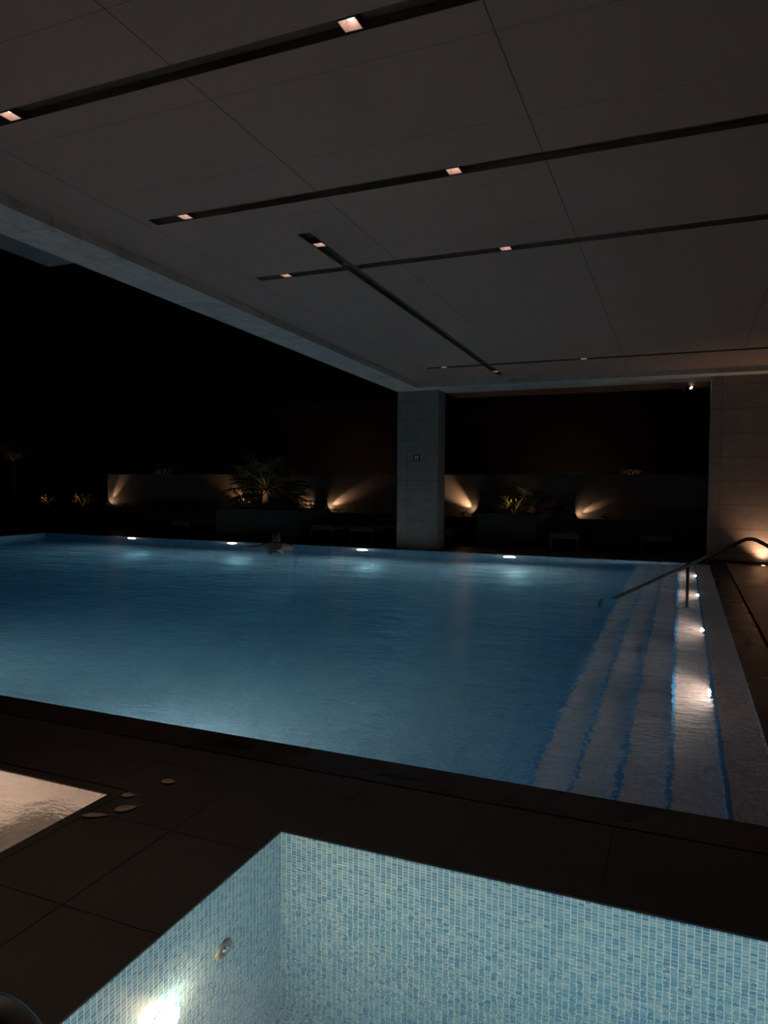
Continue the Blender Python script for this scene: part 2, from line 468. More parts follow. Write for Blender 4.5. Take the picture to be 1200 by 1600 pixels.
# column and pillar
bm = bmesh.new()
hexa(bm, [(x, y, 0) for x, y in ((-6.1, 15.36), (-5.11, 15.36), (-5.11, 15.86), (-6.1, 15.86))] +
         [(x, y, zs(x, y)) for x, y in ((-6.1, 15.36), (-5.11, 15.36), (-5.11, 15.86), (-6.1, 15.86))])
tag(obj('column', bm, M['column_stone']), kind='structure')
bm = bmesh.new()
c4 = ((.47, 15.32), (8, 15.32), (8, 15.86), (.47, 15.86))
hexa(bm, [(x, y, .06) for x, y in c4] + [(x, y, zs(x, y)) for x, y in c4])
tag(obj('wall_right_pillar', bm, M['pillar_stone']), kind='structure')
bm = bmesh.new(); box(bm, .475, 8, 15.335, 15.85, 0, .06)
tag(obj('baseboard_pillar', bm, M['slot']), kind='structure')
# building behind and to the right of the viewer
bm = bmesh.new(); box(bm, 7.9, 8.1, -4, 15.3, 0, 4.1)
tag(obj('wall_right', bm, M['pillar_stone']), kind='structure')
bm = bmesh.new(); box(bm, -6, 7.9, -4.2, -4.0, 0, 4.3)
tag(obj('wall_back', bm, M['pillar_stone']), kind='structure')

# ================================================================== GARDEN
bm = bmesh.new(); box(bm, -26, 8, 18.8, 19.0, 0, .6)
tag(obj('retaining_wall', bm, M['planter']), kind='structure')
bm = bmesh.new(); box(bm, -60, 20, 19.0, 60, -.3, .54)
tag(obj('garden_ground', bm, M['soil']), kind='structure')
bm = bmesh.new()
hexa(bm, [(-19.8, 20.6, .5), (8, 20.6, .5), (8, 20.85, .5), (-19.8, 20.85, .5), (-19.8, 20.6, 1.73), (8, 20.6, 1.80), (8, 20.85, 1.80), (-19.8, 20.85, 1.73)])
tag(obj('garden_wall', bm, M['wall_stone']), kind='structure')
bm = bmesh.new(); box(bm, -20.8, 12, 34, 40, .5, 5.68); box(bm, -9.9, 12, 33.4, 40, 5.68, 9.5)
bd = obj('building', bm, M['building']); tag(bd, 'dark flat-roofed building standing beyond the garden wall', 'building')
bm = bmesh.new()
c4 = ((-5.1, 15.91), (.45, 15.91), (.45, 16.75), (-5.1, 16.75))
hexa(bm, [(x, y, zs(x, y) - .0) for x, y in c4] + [(x, y, zs(x, y) + .2) for x, y in c4])
tag(obj('trim_eaves', bm, M['timber']), kind='structure')

# ================================================================== LIGHT FITTINGS
def wall_lamp(name, loc, rz, lens, r, label, cat, group=None, dome=.02):
    """a round lamp whose face looks along local -Y"""
    o = empty(name, loc, rz); tag(o, label, cat, group)
    Rx = Matrix.Rotation(PI / 2, 4, 'X')
    bm = bmesh.new(); k_ = 1.05 if cat == 'tub lamp' else 1.16; lathe(bm, [(r * k_, 0), (r * k_, .008), (r * 1.02, .012), (r * 1.0, .004), (0, .004)], 28, Rx)
    obj('rim', bm, M['inlet' if cat == 'tub lamp' else 'lamp_rim'], o, smooth=True)
    bm = bmesh.new(); lathe(bm, [(r * (1.06 if cat == 'tub lamp' else 1.0), .0008 if cat == 'tub lamp' else .0125), (r * .95, .012 + dome * .5), (r * .5, .006 + dome * .9), (0, .006 + dome)], 28, Rx)
    obj('lens', bm, M[lens], o, smooth=True)
    return o
plab = ['fourth pool lamp from the column, farthest left under the far edge', 'third pool lamp, under the far edge beyond the swimmer\'s left',
        'pool lamp just left of the column under the far edge', 'pool lamp right of the column under the far edge']
plab = ['leftmost round lamp glowing in the far pool wall', 'round lamp in the far pool wall just left of the swimmer',
        'round lamp in the far pool wall just left of the column', 'round lamp in the far pool wall right of the column']
for x, lb in zip((-13.62, -10.42, -6.83, -3.38), plab):
    wall_lamp('pool_lamp', (x, YF - .001, -.33), 0, 'lens_pool', .11, lb, 'pool lamp', 'lamps in the far pool wall')
for x in (-7.3, -3.75):
    wall_lamp('pool_lamp', (x, YN + .001, -.5), PI, 'lens_pool_near', .11, 'round lamp set in the near pool wall below the deck edge', 'pool lamp', 'lamps in the near pool wall')
sl = ['nearest step lamp in the riser of the top pool step', 'second nearest step lamp, before the handrail post', 'step lamp just behind the handrail post', 'farthest step lamp under the handrail']
for y, lb in zip((6.0, 8.5, 11.05, 13.3), sl):
    o = empty('step_lamp', (.2395, y, -.213)); tag(o, lb, 'step lamp', 'lamps in the pool step riser')
    bm = bmesh.new(); box(bm, -.006, 0, -.075, .075, -.026, .026); obj('faceplate', bm, M['lamp_rim'], o)
    bm = bmesh.new(); box(bm, -.009, -.0065, -.055, .055, -.014, .014); obj('lens', bm, M['lens_step'], o)
# hot-tub lamps
wall_lamp('tub_lamp', (-1.599, 1.88, -.50), PI / 2, 'lens_tub', .055, 'small warm lamp glowing in the left wall of the blue hot tub', 'tub lamp', dome=.055)
wall_lamp('tub_lamp', (1.299, 1.6, -.5), -PI / 2, 'lens_tub_white', .08, 'lamp in the right wall of the blue hot tub, out of view', 'tub lamp')
wall_lamp('tub_lamp', (-.4, .751, -.55), PI, 'lens_tub_white', .08, 'lamp in the near wall of the blue hot tub, out of view', 'tub lamp')
wall_lamp('tub_lamp', (-4.6, .751, -.32), PI, 'lens_cream', .09, 'warm lamp in the near wall of the cream hot tub', 'tub lamp')
wall_lamp('tub_lamp', (-4.999, 1.9, -.32), PI / 2, 'lens_cream', .09, 'warm lamp in the left wall of the cream hot tub', 'tub lamp')
# inlet
o = empty('water_inlet', (-1.599, 2.24, -.49), PI / 2); tag(o, 'round grey water inlet in the left wall of the blue hot tub', 'water inlet')
Rx = Matrix.Rotation(PI / 2, 4, 'X')
bm = bmesh.new(); lathe(bm, [(.052, 0), (.052, .006), (.046, .011), (.024, .012), (.022, .004), (0, .004)], 32, Rx); obj('faceplate', bm, M['inlet'], o, smooth=True)
bm = bmesh.new(); lathe(bm, [(.018, .004), (.018, .012), (.012, .02), (.006, .02), (.006, .010), (0, .010)], 20, Rx); obj('nozzle', bm, M['steel'], o, smooth=True)

# recessed downlights
def downlight(x, y, label, first=[None]):
    z0 = zc(x, y)
    if first[0] is None:
        o = empty('recessed_downlight', (x, y, z0))
        s, s2, h = .052, .034, .05
        bm = bmesh.new()
        lo = [bm.verts.new((sx_ * s, sy * s, .004)) for sx_, sy in ((-1, -1), (1, -1), (1, 1), (-1, 1))]
        hi = [bm.verts.new((sx_ * s2, sy * s2, h)) for sx_, sy in ((-1, -1), (1, -1), (1, 1), (-1, 1))]
        for k in range(4): bm.faces.new((lo[k], lo[(k + 1) % 4], hi[(k + 1) % 4], hi[k]))
        bm.faces.new(hi)
        bf = obj('baffle', bm, M['baffle'], o)
        bm = bmesh.new()
        for q in ((-.060, -.052, -.060, .060), (.052, .060, -.060, .060), (-.052, .052, -.060, -.052), (-.052, .052, .052, .060)):
            box(bm, *q, .002, .05)
        obj('housing', bm, M['black_metal'], o)
        bm = bmesh.new(); lathe(bm, [(0, .034), (.018, .036), (.022, .046)], 16); obj('lamp', bm, M['lens_down'], o, smooth=True)
        first[0] = o
    else:
        o = copy_tree(first[0]); o.location = (x, y, z0)
    tag(o, label, 'downlight', 'square downlights in the ceiling slots')
    return o
DL = [(-1.75, 1.78, 'square downlight added to brighten the foreground deck, in an added slot above the view'), (-4.35, 1.78, 'added square downlight over the left hot tub, in an added slot above the view'),  # this pair is unseen, added to brighten the foreground deck
      (-4.35, 3.65, 'square downlight at the left edge, in the nearest ceiling slot'), (-1.75, 3.65, 'square downlight near the top of the view, in the nearest ceiling slot'),
      (-4.34, 5.52, 'square downlight at the left end of the second ceiling slot'), (-1.73, 5.52, 'square downlight in the middle of the second ceiling slot'),
      (-4.34, 7.36, 'square downlight at the left end of the third ceiling slot'), (-1.74, 7.36, 'square downlight in the middle of the third ceiling slot'),
      (-4.34, 13.35, 'square downlight at the left end of the farthest ceiling slot'), (-1.70, 13.35, 'square downlight in the middle of the farthest ceiling slot'),
      (-3.5, 6.6, 'square downlight at the near end of the lengthwise ceiling slot'), (-3.5, 14.1, 'square downlight at the far end of the lengthwise ceiling slot')]
for x, y, lb in DL: downlight(x, y, lb)

def spot(name, loc, target, power, col, angle, blend=.5, r=.02, parent=None):
    ld = bpy.data.lights.new(name, 'SPOT'); ld.energy = power; ld.color = col; ld.spot_size = angle; ld.spot_blend = blend; ld.shadow_soft_size = r
    o = bpy.data.objects.new(name, ld); COL.objects.link(o); o.location = loc
    o.rotation_euler = (Vector(target) - Vector(loc)).to_track_quat('-Z', 'Y').to_euler()
    return o
for i, (x, y, lb) in enumerate(DL):
    spot('downlight_beam', (x, y, zc(x, y) + .0), (x, y, 0), 14, (1, .74, .55), R(85), .8)
for x in (-1.75, -2.35): spot('downlight_beam', (x, 1.78, zc(x, 1.78)), (x - .2, 1.5, 0), 45, (1, .78, .62), R(50), 1.0)  # extra beams added to brighten the near deck; one has no fitting

WARM = (1.0, .58, .34)
# floor uplights at the pillar
def uplight(x, y, label, power):
    o = empty('floor_uplight', (x, y, 0)); tag(o, label, 'uplight')
    bm = bmesh.new(); lathe(bm, [(.055, -.05), (.055, .006), (.042, .008), (.040, .002), (0, .002)], 24); obj('rim', bm, M['steel'], o, smooth=True)
    bm = bmesh.new(); lathe(bm, [(.039, .003), (.02, .007), (0, .008)], 24); obj('lens', bm, M['lens_warm'], o, smooth=True)
    spot('uplight_beam', (x, y, .03), (x, y + .35, 2.2), power * 3.0, WARM, R(110), 1.0, .05)
uplight(1.44, 15.17, 'small round floor uplight glowing at the base of the right pillar', 26)
uplight(3.4, 15.17, 'floor uplight farther along the right wall, out of view', 26)

for k in range(5):  # unseen uplights added to throw warm light on the ceiling
    y = 1.5 + 2.9 * k
    o = empty('floor_uplight', (7.72, y, 0)); tag(o, 'floor uplight added to warm the ceiling, at the foot of the side wall, out of view to the right', 'uplight', 'added uplights along the side wall')
    bm = bmesh.new(); lathe(bm, [(.055, -.05), (.055, .006), (.042, .008), (.040, .002), (0, .002)], 24); obj('rim', bm, M['steel'], o, smooth=True)
    bm = bmesh.new(); lathe(bm, [(.039, .003), (.02, .007), (0, .008)], 24); obj('lens', bm, M['lens_warm'], o, smooth=True)
    spot('uplight_beam', (7.72, y, .03), (7.62, y, 4), 110, WARM, R(90), 1.0)

# garden spotlights: a spike, a tilted head and a glowing lens
def garden_spot(loc, aim, label, power, angle=R(34), beam=True, glow=True):
    loc = Vector(loc); aim = Vector(aim)
    o = empty('garden_spotlight', (loc.x, loc.y, loc.z - .18)); tag(o, label, 'garden spotlight')
    q = (aim - loc).to_track_quat('Z', 'Y').to_matrix().to_4x4(); q.translation = Vector((0, 0, .18))
    bm = bmesh.new(); tube(bm, [(0, 0, -.02), (0, 0, .15)], .012, 8); obj('stake', bm, M['black_metal'], o)
    bm = bmesh.new(); lathe(bm, [(0, -.07), (.03, -.07), (.036, -.05), (.036, .03), (.031, .03), (.031, .0), (0, .0)], 16, q); obj('head', bm, M['black_metal'], o, smooth=True)
    bm = bmesh.new(); lathe(bm, [(.030, .005), (.015, .009), (0, .011)], 16, q); obj('lens', bm, M['lens_garden'], o, smooth=True)
    if beam: spot('garden_beam', loc + (aim - loc).normalized() * .035, aim, power, WARM, angle, 1.0, .02)
YW = 20.6
def wall_wash(x, z, dx, dz, power, ang, label):
    garden_spot((x, YW - .14, z), (x + dx, YW + .02, z + dz), label, power, R(ang))
wall_wash(-19.72, .62, .42, .60, 45, 30, 'spotlight grazing the left end of the garden wall')
wall_wash(-13.55, .66, -.55, .45, 60, 40, 'spotlight behind the tall palm, washing the garden wall')
wall_wash(-10.62, .68, .50, .24, 60, 34, 'spotlight grazing the wall between palm planter and column')
wall_wash(-5.62, .66, -.55, .42, 120, 44, 'spotlight with a broad beam leaning towards the column')
wall_wash(-2.78, .62, .42, .20, 34, 28, 'spotlight low on the wall right of the shrub planter')
wall_wash(-11.1, .66, -.40, .30, 6, 60, 'dim spotlight on the wall just right of the palms')

for x, lb in ((-16, 'hidden low floodlight added to brighten the left end of the dark building'), (-5, 'hidden low floodlight added to brighten the right half of the dark building')):
    garden_spot((x, 30.5, .72), (x, 34, 3.2), lb, 9, R(150))  # added lamps hidden behind the garden wall, lifting the facade out of black

# spotlight on the eaves
o = empty('eaves_spotlight', (-.025, 16.45, 3.50)); tag(o, 'small spotlight on a bracket under the roof edge beside the right pillar', 'spotlight')
bm = bmesh.new(); box(bm, -.012, .012, -.02, .02, -.02, .14); obj('bracket', bm, M['steel'], o)
bm = bmesh.new(); tube(bm, [(0, 0, .08), (.09, 0, .075)], .012, 8); obj('arm', bm, M['steel_dark'], o)
q = (Vector((.35, -.55, -.5))).to_track_quat('Z', 'Y').to_matrix().to_4x4(); q.translation = Vector((.13, 0, .07))
bm = bmesh.new(); lathe(bm, [(0, -.06), (.03, -.06), (.042, .03), (.037, .03), (.037, .01), (0, .01)], 18, q); obj('head', bm, M['steel_dark'], o, smooth=True)
bm = bmesh.new(); lathe(bm, [(.036, .012), (.018, .02), (0, .022)], 18, q); obj('lens', bm, M['lens_warm'], o, smooth=True)
spot('eaves_beam', (-.15, 16.3, 3.44), (-2.5, 16.4, 3.75), .8, (1, .5, .3), R(90), 1.0)

# sign on the column
o = empty('column_sign', (-5.62, 15.358, 2.085)); tag(o, 'small black square sign with a pale symbol on the column', 'sign')
bm = bmesh.new(); box(bm, -.075, .075, -.012, 0, -.075, .075); obj('plate', bm, M['black_metal'], o)
bm = bmesh.new()
box(bm, -.035, -.015, -.015, -.0121, -.05, .03); box(bm, .015, .035, -.015, -.0121, -.05, .03); box(bm, -.035, .035, -.015, -.0121, .025, .045)
obj('symbol', bm, simple('sign_white', (.6, .6, .58), .5), o)

# ================================================================== HANDRAILS
def arc_pts(pts, r, n=8):
    pts = [Vector(p) for p in pts]; out = [pts[0]]
    for a, b_, c in zip(pts, pts[1:], pts[2:]):
        u = (a - b_).normalized(); v = (c - b_).normalized()
        ang = u.angle(v); d = min(r / math.tan(ang / 2), (a - b_).length * .48, (c - b_).length * .48)
        p0 = b_ + u * d; p1 = b_ + v * d
        for k in range(n + 1):
            t = k / n
            out.append(p0 * (1 - t) ** 2 + b_ * 2 * t * (1 - t) + p1 * t * t)
    out.append(pts[-1]); return out
o = empty('pool_handrail', (.085, 10.0, -.277)); tag(o, 'steel handrail sloping down over the pool steps beside the right kerb', 'handrail')
def loc(P): return tuple(Vector(P) - Vector((.085, 10.0, -.277)))
bm = bmesh.new()
tube(bm, arc_pts([loc(p) for p in [(-1.0, 10, -.75), (-.98, 10, -.10), (.80, 10, .885), (1.13, 10, .70), (1.2, 10, .0)]], .2), .024, 14)
obj('rail', bm, M['steel_dark'], o, smooth=True)
bm = bmesh.new(); tube(bm, [loc((.085, 10, -.277)), loc((.085, 10, .475))], .019, 12); obj('post', bm, M['steel_dark'], o, smooth=True)
bm = bmesh.new(); lathe(bm, [(.045, 0), (.045, .008), (.021, .014)], 16); obj('base_flange', bm, M['steel_dark'], o, smooth=True)
o = empty('tub_handrail', (-.78, .55, 0)); tag(o, 'polished steel handrail bend in the bottom left corner of the view', 'handrail')
bm = bmesh.new()
d = Vector((.78, .62, 0)).normalized() * -1
pk = Vector((-.742, .640, .87))
base = Vector((-.78, .55, 0))
pts = [pk + Vector((0, 0, -.87)), pk, pk + Vector((-.30, -.10, .02)), pk + Vector((-.30, -.10, -.87))]
tube(bm, [p - base for p in arc_pts(pts, .09, 12)], .0215, 20)
obj('rail', bm, M['steel'], o, smooth=True)

# ================================================================== DECK DETAILS
def leaf_flat(x, y, l, wd, rz, label):
    n = 18; bm = bmesh.new(); top = []; 
    rows = []
    for i in range(n + 1):
        t = i / n; ww = wd * (math.sin(PI * t ** .75)) ** .8 * .5 + .0008
        xx = (t - .5) * l
        zz = .007 + .001 * math.sin(t * 5)
        rows.append([bm.verts.new((xx, -ww, zz + .001)), bm.verts.new((xx, 0, zz)), bm.verts.new((xx, ww, zz + .001))])
    for a, b_ in zip(rows, rows[1:]):
        for k in range(2): bm.faces.new((a[k], b_[k], b_[k + 1], a[k + 1]))
    o = empty('fallen_leaf', (x, y, 0), rz); tag(o, label, 'leaf', 'fallen leaves on the dark deck')
    bl = obj('blade', bm, M['dry_leaf'], o, smooth=True)
    sm = bl.modifiers.new('thick', 'SOLIDIFY'); sm.thickness = .0012
    bm = bmesh.new(); tube(bm, [(l * .5, 0, .006), (l * .5 + .02, .004, .008), (l * .5 + .035, .002, .009)], .0012, 6)
    obj('stalk', bm, M['dry_leaf'], o)
leaf_flat(-2.39, 2.885, .075, .055, .2, 'rounded brown leaf on the deck, farthest from the left hot tub')
leaf_flat(-2.375, 2.565, .10, .060, .85, 'teardrop brown leaf on the deck with a pointed tip')
leaf_flat(-2.465, 2.68, .065, .045, .3, 'small pale brown leaf near the corner of the left hot tub')
leaf_flat(-2.455, 2.455, .115, .040, .45, 'slim mauve-brown leaf close beside the left hot tub rim')

# wet patches on the kerb
Mw = NT('wet_film').set((.02, .02, .02), .05, 0)
def puddle(x, y, l, wd, label, seed):
    rnd = random.Random(seed); bm = bmesh.new(); n = 26
    ctr = bm.verts.new((0, 0, .004)); ring = []; 
    for k in range(n):
        a = 2 * PI * k / n; f = .75 + .35 * rnd.random()
        ring.append(bm.verts.new((math.cos(a) * l * .5 * f, math.sin(a) * wd * .5 * f, .0)))
    for k in range(n): bm.faces.new((ctr, ring[k], ring[(k + 1) % n]))
    o = obj('puddle', bm, Mw, smooth=True); o.location = (x, y, -.0015); tag(o, label, 'puddle', 'wet patches on the pool kerb')
puddle(-2.45, 3.46, .42, .12, 'thin wet patch on the near kerb, right of the left hot tub corner', 1)
puddle(-1.35, 3.44, .30, .07, 'thin wet patch on the near kerb in the middle of the pool edge', 2)
puddle(.62, 7.9, .10, .7, 'long wet patch on the right pool kerb before the handrail', 3)

# ================================================================== PLANTERS, PLANTS
def planter(x0, x1, y0, y1, h, label, flare=0):
    bm = bmesh.new()
    t = .06
    hexa(bm, [(x0, y0, 0), (x1, y0, 0), (x1, y1, 0), (x0, y1, 0), (x0, y0, h - .001), (x1 + flare * 0, y0, h - .001), (x1, y1, h - .001), (x0, y1, h - .001)])
    o = empty('planter_box', ((x0 + x1) / 2, (y0 + y1) / 2, 0)); tag(o, label, 'planter')
    par(obj('box', bm, M['planter']), o)
    bm = bmesh.new()
    for q in ((x0 - .02, x1 + .02, y0 - .02, y0 + t), (x0 - .02, x1 + .02, y1 - t, y1 + .02), (x0 - .02, x0 + t, y0 + t, y1 - t), (x1 - t, x1 + .02, y0 + t, y1 - t)):
        box(bm, *q, h, h + .03)
    par(obj('rim', bm, M['planter']), o)
    bm = bmesh.new(); box(bm, x0 + t, x1 - t, y0 + t, y1 - t, h, h + .015); par(obj('soil', bm, M['soil']), o)
planter(-11.94, -9.35, 16.45, 18.2, .72, 'long grey planter box holding the tall fan palm')
planter(-4.77, -3.25, 17.4, 18.75, .73, 'grey planter box right of the column holding low shrubs')

def fan_frond(name, parent, base, azim, elev, pet, rad, rnd, nb=18, mat='leaf'):
    d = Vector((math.cos(azim) * math.cos(elev), math.sin(azim) * math.cos(elev), math.sin(elev)))
    side = d.cross(Vector((0, 0, 1))).normalized(); up = side.cross(d).normalized()
    base = Vector(base)
    mid = base + d * pet * .55 + Vector((0, 0, .06 * pet)); hub = base + d * pet + Vector((0, 0, -.06 * pet))
    bm = bmesh.new()
    tube(bm, [base, mid, hub], [.016, .012, .009], 6)
    dd = (d + Vector((0, 0, -.25))).normalized(); uu = side.cross(dd).normalized()
    for k in range(nb):
        a = -R(105) + R(210) * k / (nb - 1)
        v = dd * math.cos(a) + side * math.sin(a)
        L = rad * (1 - .25 * abs(a) / R(105)) * rnd.uniform(.88, 1.05)
        wv = v.cross(uu).normalized() * (rad * .036)
        p0 = hub; p1 = hub + v * L * .5 + uu * .02; p2 = hub + v * L * .85 - Vector((0, 0, .06 * L)); p3 = hub + v * L - Vector((0, 0, .22 * L))
        ridge = uu * rad * .018
        va = [bm.verts.new(p0)] + [bm.verts.new(p) for p in (p1 - wv, p1 + ridge, p1 + wv, p2 - wv * .6, p2 + ridge * .5, p2 + wv * .6, p3)]
        for f in ((0, 1, 2), (0, 2, 3), (1, 4, 5, 2), (2, 5, 6, 3), (4, 7, 5), (5, 7, 6)): bm.faces.new([va[i] for i in f])
    return obj(name, bm, M[mat], parent)

def fan_palm(locx, h, nf, rad, label, seed, pet=.7, group=None, elevs=(-.35, 1.35)):
    rnd = random.Random(seed)
    o = empty('fan_palm', locx); tag(o, label, 'palm', group)
    bm = bmesh.new(); pts = []; rr = []
    for i in range(14):
        t = i / 13; pts.append((.05 * math.sin(t * 2), .03 * t, t * h)); rr.append(.11 - .03 * t + (.014 if i % 2 else 0))
    tube(bm, pts, rr, 12); obj('trunk', bm, M['trunk'], o, smooth=True)
    for k in range(nf):
        az = k * 2.399 + rnd.uniform(-.2, .2); t = k / nf
        el = elevs[0] + (elevs[1] - elevs[0]) * t + rnd.uniform(-.1, .1)
        fan_frond('frond', o, (pts[-1][0], pts[-1][1], h - .15 * (1 - t)), az, el, pet * rnd.uniform(.8, 1.1), rad * rnd.uniform(.85, 1.1), rnd)
    return o

def shrub(locx, rad, n, label, seed, mat='leaf2', group=None, h=1.0, ll=.10, cat='shrub'):
    rnd = random.Random(seed)
    o = empty('leafy_shrub', locx); tag(o, label, cat, group)
    bm = bmesh.new(); bl = bmesh.new()
    for k in range(9):
        az = rnd.uniform(0, 2 * PI); tip = Vector((math.cos(az) * rad * .7, math.sin(az) * rad * .7, rad * h * rnd.uniform(.7, 1.2)))
        tube(bm, [(0, 0, -.02), tip * .5 + Vector((0, 0, .05)), tip], [.010, .007, .003], 5)
    for k in range(n):
        az = rnd.uniform(0, 2 * PI); e = rnd.uniform(0, 1); r = rad * rnd.uniform(.35, 1.0)
        p = Vector((math.cos(az) * r * math.cos(e), math.sin(az) * r * math.cos(e), .04 + r * h * (.15 + 1.05 * math.sin(e))))
        d = Vector((math.cos(az + rnd.uniform(-.8, .8)), math.sin(az + rnd.uniform(-.8, .8)), rnd.uniform(-.2, .9))).normalized()
        s = d.cross(Vector((rnd.uniform(-.3, .3), rnd.uniform(-.3, .3), 1))).normalized(); u = s.cross(d)
        L = ll * rnd.uniform(.6, 1.2); W = L * .22
        v = [bl.verts.new(q) for q in (p, p + d * L * .5 + s * W, p + d * L, p + d * L * .5 - s * W, p + d * L * .5 + u * W * .4)]
        for f in ((0, 1, 4), (1, 2, 4), (2, 3, 4), (3, 0, 4)): bl.faces.new([v[i] for i in f])
    obj('stems', bm, M['trunk'], o); obj('foliage', bl, M[mat], o)
    return o
fan_palm((-10.9, 17.3, .735), .62, 30, .72, 'tall fan palm lit from below in the long planter', 3, .8, elevs=(-.55, 1.3))
fan_palm((-10.05, 17.45, .735), .28, 11, .42, 'low spiky fan palm right of the tall palm', 5, .4, elevs=(.0, 1.2))
fan_palm((-11.6, 17.25, .735), .12, 8, .36, 'low fan palm left of the tall palm, drooping over the planter', 8, .36, elevs=(.0, 1.1))
shrub((-3.95, 18.0, .745), .42, 150, 'leafy shrub glowing yellow in the planter right of the column', 11)
shrub((-4.35, 18.1, .745), .26, 90, 'darker small shrub at the left end of the right planter', 12, 'leaf')
fan_palm((-3.55, 18.3, .745), .22, 9, .45, 'dark fan palm at the right end of the right planter', 13, .45, elevs=(.2, 1.3))
# planting bed along the wall
shrub((-22.0, 19.9, .54), .36, 110, 'leftmost lamp-lit shrub in the garden bed', 21)
shrub((-20.3, 19.9, .54), .42, 130, 'lamp-lit shrub left of the garden wall end', 22)
shrub((-23.9, 19.9, .54), .35, 80, 'dim shrub at the left edge of the garden bed', 23, 'leaf')
for k, (x, lb) in enumerate(((-18.6, 'low ground plant right of the leftmost wall spotlight'), (-10.0, 'low ground plant beside the spotlight left of the column'),
        (-5.95, 'low ground plant beside the spotlight right of the column'), (-1.9, 'low ground plant right of the wall spotlight beyond the shrub planter'), (-.6, 'low dark plant near the right end of the garden wall'))):
    shrub((x, 20.15, .54), .20, 60, lb, 30 + k, 'leaf', h=.6, ll=.07)
shrub((-26.9, 22.5, 2.25), .6, 160, 'tree crown faintly lit at the far left above the shrubs', 41, 'leaf2', ll=.13, cat='tree')
tb = bmesh.new(); tube(tb, [(-26.9, 22.5, .5), (-26.9, 22.5, 2.4)], .05, 8)
o = obj('tree_trunk', tb, M['soil']); o.parent = bpy.data.objects['leafy_shrub.%03d' % (len([x for x in bpy.data.objects if x.name.startswith('leafy_shrub')]) - 1)]
o.matrix_parent_inverse = Matrix.Translation((26.9, -22.5, -2.25))
shrub((-17.9, 21.42, 1.55), .5, 110, 'shrub top faintly lit above the left part of the garden wall', 42, 'leaf2', ll=.12)
tb = bmesh.new(); tube(tb, [(-17.9, 21.42, .5), (-17.9, 21.42, 1.6)], .04, 8)
o2 = obj('stem', tb, M['trunk']); o2.parent = bpy.data.objects['leafy_shrub.%03d' % (len([x for x in bpy.data.objects if x.name.startswith('leafy_shrub')]) - 1)]
o2.matrix_parent_inverse = Matrix.Translation((17.9, -21.42, -1.55))
# climbing foliage on the wall top at right
shrub((-1.35, 21.24, 1.72), .36, 110, 'foliage trailing along the top of the garden wall at right', 43, 'leaf2', h=.5, ll=.09)
tb = bmesh.new(); tube(tb, [(-1.35, 21.24, .5), (-1.35, 21.24, 1.7)], .03, 8)
o3 = obj('stem', tb, M['trunk']); o3.parent = bpy.data.objects['leafy_shrub.%03d' % (len([x for x in bpy.data.objects if x.name.startswith('leafy_shrub')]) - 1)]
o3.matrix_parent_inverse = Matrix.Translation((1.35, -21.24, -1.72))

LF = (1.0, .72, .36)
def plant_lamp(x, y, z, aim, power, label, ang=R(60)):
    garden_spot((x, y, z), aim, label, power, ang)
plant_lamp(-10.85, 16.85, .95, (-10.9, 17.35, 1.7), 5, 'spotlight at the foot of the tall palm', R(70))
plant_lamp(-3.95, 17.62, .93, (-3.97, 18.1, 1.2), 1.0, 'spotlight in front of the glowing shrub in the right planter')
plant_lamp(-22.0, 19.4, .74, (-22.0, 19.95, 1.05), 3, 'spotlight at the leftmost lamp-lit shrub')
plant_lamp(-20.3, 19.35, .74, (-20.3, 19.95, 1.05), 4, 'spotlight at the shrub left of the garden wall end')
plant_lamp(-26.0, 21.6, .74, (-26.9, 22.5, 2.75), 14, 'spotlight under the far left tree crown', R(26))
plant_lamp(-17.9, 21.0, .74, (-17.9, 21.42, 2.0), 7, 'spotlight behind the left part of the garden wall', R(40))
plant_lamp(-1.35, 21.05, .74, (-1.35, 21.24, 2.0), 7, 'spotlight behind the right part of the garden wall', R(50))

# ================================================================== SUN LOUNGERS
def make_lounger():
    r = empty('sun_lounger')
    bm = bmesh.new(); W, L, H = .33, 1.95, .30
    box(bm, -W, -W + .045, 0, L, H - .05, H); box(bm, W - .045, W, 0, L, H - .05, H)
    box(bm, -W, W, 0, .045, H - .05, H); box(bm, -W, W, L - .045, L, H - .05, H)
    obj('frame', bm, M['frame_white'], r)
    for x in (-W, W - .045):
        for y in (0, L - .045):
            bm = bmesh.new(); box(bm, x, x + .045, y, y + .045, 0, H - .05); obj('leg', bm, M['frame_white'], r)
    bm = bmesh.new()
    for k in range(8): box(bm, -W + .045, W - .045, .09 + k * .14, .17 + k * .14, H - .04, H - .015)
    obj('slats', bm, M['frame_white'], r)
    bm = bmesh.new(); box(bm, -W + .02, W - .02, .02, 1.22, H + .001, H + .07); obj('mattress', bm, M['mattress'], r, bevel=.015)
    bm = bmesh.new(); mt = Matrix.Translation((0, 1.22, H + .03)) @ Matrix.Rotation(R(14), 4, 'X')
    box(bm, -W + .02, W - .02, .0, .74, 0, .06, mat=mt); obj('backrest', bm, M['mattress'], r, bevel=.015)
    return r
LG = 'sun loungers between the pool and the retaining wall'
lp = [(-.52, 17.0, 'rightmost sun lounger, beside the right pillar'), (-2.50, 17.0, 'sun lounger right of the shrub planter'),
      (-5.55, 17.0, 'sun lounger just right of the column, mostly in shade'), (-8.75, 16.9, 'sun lounger second to the left of the column'),
      (-9.05 - .0, 19, ''), (-13.1, 16.6, 'leftmost sun lounger, left of the palm planter')]
lp.pop(4)
lp.insert(4, (-7.6, 16.9, 'sun lounger nearest to the column on its left side'))
proto = None
for x, y, lb in lp:
    o = proto if False else (make_lounger() if proto is None else copy_tree(proto))
    if proto is None: proto = o
    o.location = (x, y - .25, 0); tag(o, lb, 'sun lounger', LG)

